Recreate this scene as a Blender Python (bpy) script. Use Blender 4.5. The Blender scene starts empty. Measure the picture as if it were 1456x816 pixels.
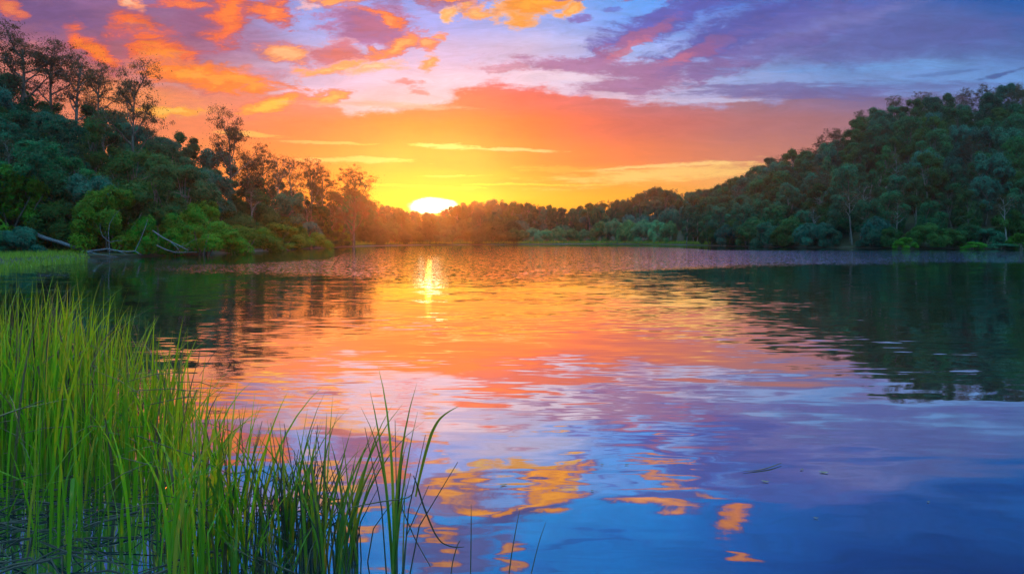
import bpy, math, random
import numpy as np

SC = bpy.context.scene
COL = SC.collection
rad = math.radians
F, CX, HY, CAMH = 970.0, 728.0, 340.0, 1.7      # photograph's focal length, principal column, horizon row, eye height

# ------------------------------------------------------------------ camera, sun, exposure
cd = bpy.data.cameras.new('camera')
cam = bpy.data.objects.new('camera', cd); COL.objects.link(cam)
cam.location = (0, 0, CAMH); cam.rotation_euler = (rad(90), 0, 0)
cd.sensor_width = 36; cd.lens = 36 * F / 1456; cd.shift_y = -68 / 1456
cd.clip_start = 0.05; cd.clip_end = 3000
SC.camera = cam

SUN_AZ = math.atan((609 - CX) / F); SUN_EL = rad(3.1)
sl = bpy.data.lights.new('sun', 'SUN'); sl.energy = 3.3; sl.angle = rad(0.5); sl.color = (1.0, 0.22, 0.025)
sun = bpy.data.objects.new('sun', sl); COL.objects.link(sun)
sun.rotation_euler = (rad(90) - SUN_EL, 0, math.pi - SUN_AZ)
SUN_ENERGY = sl.energy

SC.view_settings.view_transform = 'Standard'; SC.view_settings.look = 'None'
SC.view_settings.exposure = 0.0; SC.view_settings.gamma = 1.0
SC.view_settings.use_curve_mapping = False
cy = SC.cycles
cy.use_denoising = True
cy.max_bounces = 6; cy.diffuse_bounces = 2; cy.glossy_bounces = 3; cy.transmission_bounces = 3
cy.volume_bounces = 0; cy.transparent_max_bounces = 6
cy.sample_clamp_indirect = 4.0; cy.sample_clamp_direct = 12.0
cy.caustics_reflective = False; cy.caustics_refractive = False
cy.use_adaptive_sampling = True; cy.adaptive_threshold = 0.02; cy.adaptive_min_samples = 24


# ------------------------------------------------------------------ node helpers
def srgb(r, g, b):
    def f(c):
        c = max(0.0, c / 255.0)
        return c / 12.92 if c <= 0.04045 else ((c + 0.055) / 1.055) ** 2.4
    return (f(r), f(g), f(b), 1.0)


class NB:
    """small node-graph builder"""
    def __init__(self, nt):
        self.nt = nt; nt.nodes.clear()

    def n(self, typ, **kw):
        nd = self.nt.nodes.new(typ)
        for k, v in kw.items():
            setattr(nd, k, v)
        return nd

    def put(self, sock, v):
        if isinstance(v, bpy.types.NodeSocket):
            self.nt.links.new(v, sock)
        else:
            try:
                sock.default_value = v
            except Exception:
                sock.default_value = (v, v, v)

    def m(self, op, a, b=0.0, c=0.0, clamp=False):
        nd = self.n('ShaderNodeMath', operation=op, use_clamp=clamp)
        for i, v in enumerate((a, b, c)):
            self.put(nd.inputs[i], v)
        return nd.outputs[0]

    def vm(self, op, a, b=(0, 0, 0)):
        nd = self.n('ShaderNodeVectorMath', operation=op)
        self.put(nd.inputs[0], a)
        if op == 'SCALE':
            self.put(nd.inputs['Scale'], b)
        else:
            self.put(nd.inputs[1], b)
        return nd.outputs['Value'] if op in ('LENGTH', 'DOT_PRODUCT', 'DISTANCE') else nd.outputs[0]

    def xyz(self, x, y, z=0.0):
        nd = self.n('ShaderNodeCombineXYZ')
        for i, v in enumerate((x, y, z)):
            self.put(nd.inputs[i], v)
        return nd.outputs[0]

    def sep(self, v):
        nd = self.n('ShaderNodeSeparateXYZ'); self.put(nd.inputs[0], v)
        return nd.outputs

    def ss(self, v, a, b, lo=0.0, hi=1.0):
        nd = self.n('ShaderNodeMapRange', interpolation_type='SMOOTHSTEP', clamp=True)
        for i, q in enumerate((v, a, b, lo, hi)):
            self.put(nd.inputs[i], q)
        return nd.outputs[0]

    def lin(self, v, a, b, lo=0.0, hi=1.0):
        nd = self.n('ShaderNodeMapRange', clamp=True)
        for i, q in enumerate((v, a, b, lo, hi)):
            self.put(nd.inputs[i], q)
        return nd.outputs[0]

    def noise(self, vec, scale=1.0, detail=3.0, rough=0.55, out='Fac', dist=0.0):
        nd = self.n('ShaderNodeTexNoise'); self.put(nd.inputs['Vector'], vec)
        nd.inputs['Scale'].default_value = scale; nd.inputs['Detail'].default_value = detail
        nd.inputs['Roughness'].default_value = rough; nd.inputs['Distortion'].default_value = dist
        if out == 'Color':                # as a vector, without an implicit conversion
            sc_ = self.n('ShaderNodeSeparateColor'); self.nt.links.new(nd.outputs['Color'], sc_.inputs[0])
            return self.xyz(sc_.outputs[0], sc_.outputs[1], sc_.outputs[2])
        return nd.outputs[out]

    def n_sep(self, c):
        nd = self.n('ShaderNodeSeparateColor'); self.nt.links.new(c, nd.inputs[0])
        return nd.outputs[0]

    def map(self, vec, loc=(0, 0, 0), rot=(0, 0, 0), scale=(1, 1, 1), typ='POINT'):
        nd = self.n('ShaderNodeMapping', vector_type=typ); self.put(nd.inputs['Vector'], vec)
        nd.inputs['Location'].default_value = loc; nd.inputs['Rotation'].default_value = rot
        nd.inputs['Scale'].default_value = scale
        return nd.outputs[0]

    def ramp(self, fac, stops, interp='LINEAR'):
        nd = self.n('ShaderNodeValToRGB'); cr = nd.color_ramp; cr.interpolation = interp
        while len(cr.elements) > 1:
            cr.elements.remove(cr.elements[-1])
        cr.elements[0].position = stops[0][0]; cr.elements[0].color = stops[0][1]
        for p, c in stops[1:]:
            e = cr.elements.new(p); e.color = c
        self.put(nd.inputs[0], fac)
        return nd.outputs[0]

    def mix(self, f, a, b, blend='MIX'):
        nd = self.n('ShaderNodeMix', data_type='RGBA', blend_type=blend, clamp_factor=True)
        self.put(nd.inputs[0], f); self.put(nd.inputs[6], a); self.put(nd.inputs[7], b)
        return nd.outputs[2]


# ------------------------------------------------------------------ sky (directional: depends on the viewing direction only)
def build_world():
    w = bpy.data.worlds.new('World'); SC.world = w; w.use_nodes = True
    B = NB(w.node_tree)
    d = B.n('ShaderNodeTexCoord').outputs['Generated']
    dx, dy, dz = B.sep(d)
    az = B.m('ARCTAN2', dx, dy)
    azc = B.m('MINIMUM', B.m('MAXIMUM', az, -1.2), 1.2)
    hz = B.m('SQRT', B.m('ADD', B.m('MULTIPLY', dx, dx), B.m('ADD', B.m('MULTIPLY', dy, dy), 1e-6)))
    tel = B.m('DIVIDE', dz, hz)
    SX = B.m('ADD', B.m('MULTIPLY', B.m('TANGENT', azc), F), CX)
    SY = B.m('SUBTRACT', HY, B.m('DIVIDE', B.m('MULTIPLY', tel, F), B.m('COSINE', azc)))
    P = B.xyz(SX, SY)
    # warped coordinates for cloud edges
    big = B.vm('SUBTRACT', B.noise(B.map(P, scale=(.008, .016, 1)), 1, 2, .5, 'Color'), (.5, .5, .5))
    fine = B.vm('SUBTRACT', B.noise(B.map(P, scale=(.03, .07, 1)), 1, 5, .65, 'Color'), (.5, .5, .5))
    W = B.vm('ADD', P, B.vm('ADD', B.vm('MULTIPLY', big, (70, 30, 0)), B.vm('MULTIPLY', fine, (52, 24, 0))))
    WS = B.vm('ADD', P, B.vm('ADD', B.vm('MULTIPLY', big, (40, 10, 0)), B.vm('MULTIPLY', fine, (30, 7, 0))))
    bx = B.m('MULTIPLY', B.sep(big)[0], 60.0)
    fx = B.sep(fine)[1]
    XS = [-150, 0, 150, 300, 450, 600, 750, 900, 1050, 1200, 1330, 1456, 1650]

    def row(cols):
        f = B.lin(B.m('ADD', SX, bx), -150, 1650)
        return B.ramp(f, [((x + 150) / 1800, srgb(*c)) for x, c in zip(XS, cols)])

    def rows(tab, yy):
        cur = None; prev = None
        for y, cols in tab:                 # from the horizon upwards
            r = row(cols)
            cur = r if cur is None else B.mix(B.ss(yy, prev, y), cur, r)
            prev = y
        return cur
    SYw = B.m('ADD', SY, B.m('MULTIPLY', B.sep(big)[1], 26.0))
    lower = rows([
        (345, [(200, 100, 90), (220, 115, 70), (235, 120, 50), (245, 130, 30), (255, 150, 0), (255, 184, 0), (255, 176, 0), (246, 160, 30), (230, 150, 70), (205, 140, 95), (160, 122, 115), (120, 112, 138), (105, 105, 138)]),
        (285, [(210, 100, 90), (230, 115, 70), (240, 125, 50), (250, 140, 25), (255, 160, 0), (255, 190, 0), (255, 182, 0), (250, 172, 25), (235, 160, 70), (210, 140, 100), (160, 120, 122), (120, 112, 142), (105, 105, 142)]),
        (258, [(210, 100, 95), (235, 120, 90), (245, 135, 65), (250, 142, 40), (255, 140, 14), (255, 152, 0), (255, 146, 0), (250, 160, 45), (240, 172, 95), (210, 140, 110), (155, 122, 126), (116, 112, 148), (100, 106, 148)]),
        (222, [(210, 100, 100), (235, 125, 105), (245, 140, 80), (246, 136, 60), (250, 126, 40), (255, 116, 14), (252, 112, 20), (226, 116, 66), (204, 122, 96), (180, 120, 114), (145, 116, 135), (112, 112, 152), (95, 106, 152)]),
        (178, [(200, 95, 110), (230, 125, 110), (242, 136, 85), (236, 128, 84), (240, 116, 66), (252, 106, 26), (244, 96, 42), (204, 98, 88), (180, 110, 110), (160, 112, 122), (120, 108, 146), (98, 108, 160), (85, 106, 160)]),
        (146, [(165, 90, 120), (224, 120, 110), (244, 140, 80), (230, 134, 104), (230, 124, 108), (238, 104, 78), (222, 92, 84), (190, 104, 112), (160, 116, 132), (130, 108, 146), (104, 104, 155), (90, 112, 172), (80, 108, 172)]),
        (116, [(140, 85, 130), (180, 105, 125), (220, 115, 95), (206, 122, 112), (220, 140, 138), (222, 116, 122), (206, 98, 118), (162, 110, 142), (124, 110, 158), (106, 110, 168), (98, 112, 170), (90, 122, 186), (80, 116, 186)]),
    ], SYw)
    upper = rows([
        (150, [(150, 90, 120), (225, 130, 110), (245, 145, 80), (225, 150, 120), (215, 190, 200), (222, 196, 214), (214, 196, 218), (196, 186, 218), (160, 160, 210), (130, 130, 185), (115, 125, 185), (105, 140, 205), (90, 130, 200)]),
        (115, [(140, 85, 125), (200, 118, 118), (210, 112, 95), (200, 150, 160), (200, 190, 226), (214, 202, 228), (216, 206, 230), (190, 196, 232), (140, 165, 218), (110, 150, 210), (105, 152, 216), (100, 152, 218), (90, 140, 210)]),
        (75, [(130, 85, 130), (160, 100, 125), (168, 96, 110), (165, 118, 150), (170, 174, 222), (190, 184, 226), (196, 192, 230), (150, 182, 244), (122, 142, 208), (105, 125, 190), (90, 120, 185), (78, 112, 178), (60, 100, 175)]),
        (30, [(130, 85, 130), (140, 92, 130), (142, 96, 135), (150, 108, 145), (138, 168, 240), (146, 168, 242), (148, 178, 246), (100, 166, 250), (96, 125, 205), (98, 110, 182), (82, 104, 172), (50, 100, 176), (20, 90, 178)]),
        (-12, [(120, 85, 135), (125, 90, 140), (130, 96, 150), (140, 115, 170), (130, 156, 232), (130, 162, 240), (120, 172, 248), (80, 166, 252), (70, 134, 224), (70, 100, 182), (40, 92, 174), (6, 90, 176), (0, 86, 176)]),
        (-46, [(90, 80, 140), (90, 86, 150), (80, 96, 165), (70, 116, 195), (20, 144, 230), (20, 156, 244), (0, 156, 246), (0, 146, 240), (0, 108, 206), (4, 82, 170), (0, 74, 158), (0, 72, 154), (0, 70, 150)]),
        (-140, [(30, 66, 150), (30, 74, 160), (20, 86, 178), (10, 106, 200), (0, 122, 218), (0, 132, 228), (0, 134, 230), (0, 124, 220), (0, 88, 184), (0, 62, 148), (0, 52, 132), (0, 46, 124), (0, 44, 120)]),
        (-520, [(150, 185, 240)] * 13),
    ], SYw)
    # ragged top edge of the coral bank
    edge = B.ramp(B.lin(SX, 340, 1140), [((x - 340) / 800, (y / 200, y / 200, y / 200, 1)) for x, y in
            ((340, 128), (450, 136), (490, 160), (560, 156), (620, 146), (665, 128), (700, 119), (765, 117), (810, 132), (900, 142), (1000, 149), (1140, 132))])
    esep = B.n('ShaderNodeSeparateColor'); B.nt.links.new(edge, esep.inputs[0])
    top = B.m('MULTIPLY', esep.outputs[0], 200.0)
    yy = B.m('ADD', SY, B.m('ADD', B.m('MULTIPLY', fx, 34.0), B.m('MULTIPLY', B.m('SUBTRACT', B.noise(B.map(P, scale=(.011, .05, 1)), 1, 6, .66), .5), 52.0)))
    col = B.mix(B.ss(B.m('SUBTRACT', yy, top), -6, 9), upper, lower)

    count = 0
    # torn, wispy cover: added to every cloud's distance field
    tn = B.noise(B.map(P, rot=(0, 0, rad(-14)), scale=(.022, .065, 1)), 1, 9, .74, 'Fac', .5)
    T = B.m('MULTIPLY', B.m('SUBTRACT', tn, .47), 2.3)
    TS = B.m('MULTIPLY', B.m('SUBTRACT', B.noise(B.map(P, scale=(.016, .12, 1)), 1, 8, .74), .46), 3.2)

    def blob(cx, cy, rx, ry, ang, c, a=1.0, soft=.55, src=None):
        nonlocal col, count, W, WS
        streak = src == 'streak'; count += 1
        if count % 14 == 0:               # re-base the coordinates on the running colour: keeps the shader's evaluation stack short
            e = B.vm('SCALE', col, 1e-6); W = B.vm('ADD', W, e); WS = B.vm('ADD', WS, e)
        q = B.map(WS if streak else W, loc=(cx, cy, 0), rot=(0, 0, rad(ang)), scale=(rx, ry, 1), typ='TEXTURE')
        f = B.ss(B.m('ADD', B.vm('LENGTH', q), TS if streak else T), 1 + soft * .45, 1 - soft * .8, 0, a)
        col = B.mix(f, col, srgb(*c))

    def fire(cx, cy, rx, ry, ang, c1, c2, c3, a=.95):
        """a lit cloud: mauve rim, orange body, bright heart"""
        nonlocal col, count, W, WS
        count += 3
        e = B.vm('SCALE', col, 1e-6); W = B.vm('ADD', W, e); WS = B.vm('ADD', WS, e)
        q = B.map(W, loc=(cx, cy, 0), rot=(0, 0, rad(ang)), scale=(rx, ry, 1), typ='TEXTURE')
        L = B.m('ADD', B.vm('LENGTH', q), T)
        for c, o, i in ((c1, 1.25, .85), (c2, .95, .62), (c3, .62, .2)):
            col = B.mix(B.ss(L, o, i, 0, a), col, srgb(*c))
    O, OY, Y_, PK, MV, BP = (255, 122, 38), (255, 158, 52), (255, 186, 72), (244, 140, 120), (150, 104, 152), (92, 106, 182)
    # right-hand blue and mauve bands
    blob(1010, 6, 140, 18, -14, (70, 104, 198), .8)
    blob(948, 30, 134, 24, -24, (80, 92, 182), .95); blob(900, 60, 80, 11, -27, (150, 98, 150), .9); blob(880, 78, 46, 7, -27, (196, 112, 140), .8)
    blob(1052, 46, 160, 30, -21, (74, 88, 174), .95); blob(985, 78, 90, 13, -22, (140, 94, 150), .9); blob(950, 92, 44, 7, -18, (186, 108, 140), .8)
    blob(1150, 30, 130, 26, -12, (96, 100, 176), .75); blob(1095, 68, 110, 14, -15, (108, 98, 168), .75)
    blob(850, 98, 140, 14, 4, (152, 112, 164), .95); blob(905, 121, 104, 18, -8, (152, 112, 162), .95); blob(1020, 98, 86, 15, -6, (122, 104, 166), .95); blob(1150, 72, 90, 7, -10, (112, 116, 182), .7)
    blob(1130, 130, 190, 14, 0, (104, 104, 166), .85, src='streak')
    blob(1010, 143, 80, 4, 0, (196, 196, 230), .8, src='streak'); blob(880, 136, 70, 6, 4, (212, 198, 224), .8, src='streak'); blob(800, 108, 60, 8, 4, (220, 208, 228), .7, src='streak')
    blob(1230, 96, 190, 10, -2, (104, 158, 222), .85, .9, src='streak')
    blob(1290, 56, 230, 32, -6, (84, 94, 164), .75, .9); blob(1200, 28, 120, 12, -14, (122, 128, 192), .5, .9)
    blob(1300, 122, 170, 8, 0, (92, 106, 170), .7, .9, src='streak'); blob(1420, 108, 40, 3, -14, (62, 86, 152), .8, src='streak'); blob(1350, 104, 60, 3, -6, (80, 116, 180), .7, src='streak')
    # left fire clouds
    R1, R2, R3 = (182, 92, 112), (246, 106, 48), (255, 146, 44)
    blob(60, 20, 130, 28, 10, (108, 82, 138), .8, .9); blob(285, 40, 70, 44, 10, (140, 88, 132), .85, .8); blob(360, 60, 60, 20, 0, (150, 112, 160), .6, .9)
    blob(20, 92, 100, 34, 14, (236, 138, 116), .8, .9); blob(180, 138, 90, 22, 10, (248, 146, 84), .8, .9); blob(330, 160, 80, 14, 4, (240, 140, 90), .7, .9)
    fire(130, 70, 52, 18, 40, R1, R2, (255, 130, 30)); fire(196, 40, 48, 26, 20, R1, R2, (255, 136, 34)); fire(236, 82, 84, 34, 26, R1, R2, (255, 140, 34))
    fire(292, 108, 120, 22, 6, (226, 120, 90), (255, 128, 36), (255, 160, 50)); fire(322, 24, 34, 46, 16, R1, (248, 108, 56), (255, 128, 48)); fire(262, 6, 44, 10, 10, R1, (240, 110, 70), (255, 130, 60))
    fire(386, 20, 40, 18, 10, R1, (250, 116, 50), (255, 150, 66)); fire(192, 0, 24, 12, 30, (210, 130, 130), (252, 150, 110), (255, 190, 150)); fire(8, 14, 26, 12, 20, R1, (226, 108, 80), (240, 130, 80))
    fire(240, 160, 62, 10, -6, (236, 146, 90), (255, 166, 52), (255, 196, 80)); fire(385, 148, 70, 15, -12, (226, 120, 96), (250, 150, 58), (255, 196, 66)); fire(462, 138, 34, 10, -6, (226, 128, 118), (252, 150, 76), (255, 184, 90))
    fire(408, 74, 52, 17, 4, (190, 118, 140), (250, 158, 100), (255, 190, 130)); blob(380, 102, 50, 9, 4, (172, 146, 184), .7); blob(330, 112, 60, 7, 10, OY, .7)
    # small lit clouds, upper middle
    fire(528, 34, 74, 34, 14, (166, 126, 182), (150, 104, 160), (166, 100, 140)); fire(480, 76, 40, 22, -14, (196, 150, 180), (190, 112, 136), (206, 110, 112))
    fire(548, 22, 46, 8, 26, (200, 110, 120), (255, 122, 60), (255, 150, 80)); fire(556, 66, 56, 13, -22, (206, 116, 126), (252, 140, 80), (255, 180, 100))
    fire(474, 96, 56, 11, -8, (226, 160, 160), (255, 168, 96), (255, 196, 130)); fire(534, 96, 40, 10, -6, (236, 190, 190), (255, 182, 140), (255, 204, 160)); fire(606, 61, 20, 12, -16, (210, 130, 140), (250, 136, 88), (255, 170, 110))
    fire(604, 91, 14, 18, 30, (230, 170, 160), (255, 158, 90), (255, 184, 120)); fire(629, 52, 15, 8, -10, (220, 150, 160), (250, 146, 104), (255, 170, 120)); blob(440, 10, 20, 6, 0, (246, 190, 190), .8)
    blob(645, 8, 46, 14, 0, (156, 122, 176), .8); fire(659, 5, 19, 13, 0, (236, 160, 140), (255, 162, 66), (255, 190, 90)); fire(641, 21, 16, 11, 0, (240, 190, 170), (255, 176, 92), (255, 200, 130))
    fire(684, 18, 18, 11, 0, (230, 170, 160), (255, 168, 84), (255, 196, 110)); fire(734, 20, 32, 21, 0, (246, 180, 130), (255, 162, 54), (255, 184, 76)); fire(764, 4, 58, 17, -14, (246, 170, 110), (255, 154, 36), (255, 172, 50))
    fire(803, 13, 22, 12, -24, (240, 180, 140), (255, 164, 66), (255, 190, 100)); blob(822, 27, 18, 5, -4, (110, 106, 188), .9); blob(870, 10, 18, 5, 0, (88, 116, 212), .8)
    blob(720, 98, 38, 6, 4, (184, 132, 168), .8); blob(580, 124, 30, 6, 0, (226, 130, 140), .9); blob(590, 134, 20, 5, 0, (224, 130, 136), .8); blob(710, 104, 16, 5, 0, (178, 128, 160), .7); blob(540, 150, 120, 5, 2, (240, 170, 160), .8, .9, src='streak')
    # clouds above the frame, seen mirrored in the lake
    DV = (84, 84, 156)
    blob(640, -24, 80, 34, 10, (150, 104, 150), .8); fire(640, -12, 56, 18, 0, (160, 104, 140), (262, 150, 50), (280, 170, 60)); fire(690, -36, 50, 22, -14, (120, 92, 150), (268, 150, 36), (290, 176, 40))
    fire(772, -30, 78, 22, 12, (110, 96, 170), (268, 150, 26), (295, 176, 26)); blob(745, -58, 90, 16, 8, (78, 78, 150), .95); fire(720, -44, 30, 9, 30, DV, (255, 140, 40), (280, 160, 40)); fire(786, -60, 26, 8, -10, (190, 120, 110), (262, 140, 40), (280, 160, 40))
    blob(650, -100, 90, 30, 0, (104, 86, 150), .85); fire(640, -88, 36, 12, 10, DV, (240, 130, 70), (262, 150, 80)); fire(600, -70, 30, 9, 0, DV, (236, 130, 80), (262, 150, 80)); fire(735, -112, 22, 12, 40, DV, (240, 130, 70), (255, 150, 80))
    fire(930, -58, 70, 16, -10, (70, 90, 176), (255, 146, 84), (285, 170, 100)); blob(945, -34, 74, 14, 0, (86, 92, 176), .9); fire(945, -8, 60, 9, 0, (120, 104, 176), (240, 140, 96), (262, 160, 110))
    fire(1045, -76, 40, 17, 40, (60, 90, 176), (245, 130, 66), (265, 146, 70)); fire(1050, -122, 22, 7, 0, (50, 80, 160), (235, 120, 70), (255, 140, 80)); fire(1010, -36, 40, 6, -8, (90, 96, 176), (200, 124, 120), (230, 140, 110))
    blob(505, -30, 90, 34, 6, (140, 106, 160), .7); fire(470, -6, 50, 16, 0, (190, 120, 140), (255, 160, 80), (280, 180, 90)); fire(520, -60, 40, 12, 8, (140, 104, 150), (246, 140, 84), (262, 160, 90)); blob(1130, -20, 150, 24, -10, (76, 88, 170), .6)
    blob(830, -120, 90, 14, 0, (20, 84, 180), .6); blob(1250, -60, 140, 16, -6, (30, 84, 168), .6, .9)
    # streaks low over the sun
    blob(640, 208, 48, 5, 2, (255, 204, 120), .95, src='streak'); blob(730, 213, 70, 3.4, 2, (255, 196, 130), .85, src='streak'); blob(500, 227, 100, 5, 1, (255, 194, 110), .8, src='streak')
    blob(470, 203, 70, 2.4, 2, (255, 190, 110), .7, src='streak'); blob(640, 250, 44, 2, 0, (255, 214, 100), .8, src='streak'); blob(600, 265, 110, 2.4, 1, (255, 226, 60), .8, src='streak')
    blob(760, 262, 130, 2, 0, (255, 214, 60), .6, src='streak'); blob(960, 246, 200, 13, -4, (250, 206, 112), .9, .8, src='streak'); blob(940, 236, 150, 3, -3, (255, 214, 130), .8, src='streak')
    blob(790, 240, 60, 6, 0, (250, 158, 50), .8, src='streak'); blob(780, 275, 60, 4, -2, (255, 172, 20), .6, src='streak')
    blob(350, 192, 60, 4, 4, (255, 196, 90), .7, src='streak')
    # fine wisps: the cover is never quite even
    wisp = B.noise(B.map(P, rot=(0, 0, rad(-10)), scale=(.013, .06, 1)), 1, 9, .72, 'Fac', .8)
    wv = B.lin(wisp, .3, .7, .80, 1.16); we = B.lin(wisp, .3, .7, .93, 1.06)
    col = B.mix(B.ss(SY, 230, 90), B.mix(1, col, B.xyz(we, we, we), 'MULTIPLY'), B.mix(1, col, B.xyz(wv, wv, wv), 'MULTIPLY'))
    # sun: bright lens of light low over the ridge, with its aureole
    q = B.map(P, loc=(611, 292, 0), scale=(80, 36, 1), typ='TEXTURE')
    g = B.ss(B.vm('LENGTH', q), 1.6, 0.1, 0, 1)
    col = B.mix(B.m('MULTIPLY', g, .8), col, srgb(255, 216, 0))
    q = B.map(WS, loc=(612, 292, 0), scale=(32, 10, 1), typ='TEXTURE')
    f = B.ss(B.vm('LENGTH', q), 1.3, .75)
    hot = B.mix(f, col, (5.0, 4.2, 2.6, 1))
    # unseen hemisphere behind the camera: even blue, tuned as fill light for the foliage
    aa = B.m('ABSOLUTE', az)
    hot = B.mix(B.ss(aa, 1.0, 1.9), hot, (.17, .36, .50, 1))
    hot = B.mix(B.ss(SY, -420, -1100), hot, (.65, 1.5, 1.9, 1))  # unseen overhead sky, brightened and tinted cyan to light the foliage from above
    sky = B.n('ShaderNodeTexSky'); sky.sky_type = 'NISHITA'; sky.sun_disc = False
    sky.sun_elevation = SUN_EL; sky.sun_rotation = SUN_AZ
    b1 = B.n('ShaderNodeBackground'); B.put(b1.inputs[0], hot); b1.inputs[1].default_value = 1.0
    b2 = B.n('ShaderNodeBackground'); B.put(b2.inputs[0], sky.outputs[0]); b2.inputs[1].default_value = 0.003
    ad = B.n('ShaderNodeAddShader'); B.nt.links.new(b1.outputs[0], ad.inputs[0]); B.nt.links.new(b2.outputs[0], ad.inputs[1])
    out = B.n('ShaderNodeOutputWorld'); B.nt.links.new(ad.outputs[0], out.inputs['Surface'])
    w.cycles.sampling_method = 'MANUAL'; w.cycles.sample_map_resolution = 1024


build_world()


# ------------------------------------------------------------------ object helpers
def tag(o, label=None, cat=None, group=None, kind=None):
    if label: o['label'] = label
    if cat: o['category'] = cat
    if group: o['group'] = group
    if kind: o['kind'] = kind
    return o


def empty(name, loc, rz=0.0, sc=1.0):
    o = bpy.data.objects.new(name, None); COL.objects.link(o)
    o.location = loc; o.rotation_euler = (0, 0, rz)
    o.scale = (sc, sc, sc) if not hasattr(sc, '__len__') else sc
    o.empty_display_size = .2
    return o


class MB:
    """collects triangles / quads as numpy blocks, builds one mesh"""
    def __init__(self):
        self.v = []; self.f = []; self.n = 0

    def add(self, v, f):
        v = np.asarray(v, float); f = np.asarray(f, int)
        self.v.append(v); self.f.append(f + self.n); self.n += len(v)

    def mesh(self, name, mat, smooth=False):
        me = bpy.data.meshes.new(name)
        v = np.concatenate(self.v)
        me.vertices.add(len(v)); me.vertices.foreach_set('co', v.astype(np.float32).ravel())
        tot = np.concatenate([np.full(len(f), f.shape[1]) for f in self.f])
        idx = np.concatenate([f.ravel() for f in self.f])
        me.loops.add(len(idx)); me.loops.foreach_set('vertex_index', idx.astype(np.int32))
        me.polygons.add(len(tot))
        st = np.concatenate([[0], np.cumsum(tot)[:-1]])
        me.polygons.foreach_set('loop_start', st.astype(np.int32))
        me.polygons.foreach_set('loop_total', tot.astype(np.int32))
        if smooth:
            me.polygons.foreach_set('use_smooth', np.ones(len(tot), bool))
        me.update(calc_edges=True); me.validate()
        me.materials.append(mat)
        return me

    def tube(self, pts, radii, n=6):
        pts = np.asarray(pts, float); k = len(pts)
        t = np.gradient(pts, axis=0); t /= np.linalg.norm(t, axis=1)[:, None] + 1e-9
        up = np.array([0.13, 0.31, .94]) if abs(t[0][2]) < .9 else np.array([1., .1, 0])
        a = np.cross(t, up); a /= np.linalg.norm(a, axis=1)[:, None] + 1e-9
        b = np.cross(t, a)
        th = np.arange(n) * 2 * np.pi / n
        r = np.asarray(radii, float)[:, None, None]
        ring = pts[:, None, :] + r * (np.cos(th)[None, :, None] * a[:, None, :] + np.sin(th)[None, :, None] * b[:, None, :])
        v = ring.reshape(-1, 3)
        i = np.arange(k - 1)[:, None] * n; j = np.arange(n)[None, :]; j2 = (j + 1) % n
        f = np.stack([i + j, i + j2, i + n + j2, i + n + j], -1).reshape(-1, 4)
        self.add(v, f)
        self.add(ring[-1], np.array([list(range(n))]))

    def leaves(self, c, nrm, length, width, rng, droop=0.0):
        """leaf-shaped rhombs around centres c facing nrm"""
        N = len(c)
        r = rng.normal(size=(N, 3)); r[:, 2] -= droop
        t = np.cross(nrm, np.cross(r, nrm)); t /= np.linalg.norm(t, axis=1)[:, None] + 1e-9
        s = np.cross(nrm, t); s /= np.linalg.norm(s, axis=1)[:, None] + 1e-9
        L = (length * rng.uniform(.6, 1.3, N))[:, None] * .5; Wd = (width * rng.uniform(.6, 1.3, N))[:, None] * .5
        v = np.stack([c - t * L, c + s * Wd + t * L * .1, c + t * L, c - s * Wd + t * L * .1], 1).reshape(-1, 3)
        self.add(v, np.arange(N * 4).reshape(-1, 4))


def obj(name, me, parent=None):
    o = bpy.data.objects.new(name, me); COL.objects.link(o)
    if parent: o.parent = parent
    return o


def unit(v):
    return v / (np.linalg.norm(v, axis=-1, keepdims=True) + 1e-9)


# ------------------------------------------------------------------ materials
def mat(name):
    m = bpy.data.materials.new(name); m.use_nodes = True
    return m, NB(m.node_tree)


def leaf_mat(name, dark, light, trans=.35, warm=None, rough=.6, spec=.10):
    m, B = mat(name)
    geo = B.n('ShaderNodeNewGeometry'); oi = B.n('ShaderNodeObjectInfo')
    tc = B.n('ShaderNodeTexCoord')
    nz = B.noise(tc.outputs['Object'], .55, 2, .6)
    f = B.m('ADD', B.m('MULTIPLY', geo.outputs['Random Per Island'], .5), B.m('MULTIPLY', B.ss(nz, .35, .68), .6), clamp=True)
    c = B.mix(f, (*dark, 1), (*light, 1))
    hs = B.n('ShaderNodeHueSaturation'); B.put(hs.inputs['Color'], c)
    B.put(hs.inputs['Hue'], B.m('ADD', B.m('MULTIPLY', oi.outputs['Random'], .07), .465))
    B.put(hs.inputs['Value'], B.m('ADD', B.m('MULTIPLY', B.m('FRACT', B.m('MULTIPLY', oi.outputs['Random'], 37.7)), .8), .6))
    p = B.n('ShaderNodeBsdfPrincipled'); B.put(p.inputs['Base Color'], hs.outputs[0])
    p.inputs['Roughness'].default_value = rough; p.inputs['Specular IOR Level'].default_value = spec
    t = B.n('ShaderNodeBsdfTranslucent')
    tcq = B.mix(.5, hs.outputs[0], (warm if warm else light) + (1,))
    B.put(t.inputs[0], tcq)
    mx = B.n('ShaderNodeMixShader'); mx.inputs[0].default_value = trans
    B.nt.links.new(p.outputs[0], mx.inputs[1]); B.nt.links.new(t.outputs[0], mx.inputs[2])
    o = B.n('ShaderNodeOutputMaterial'); B.nt.links.new(mx.outputs[0], o.inputs[0])
    return m


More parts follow.
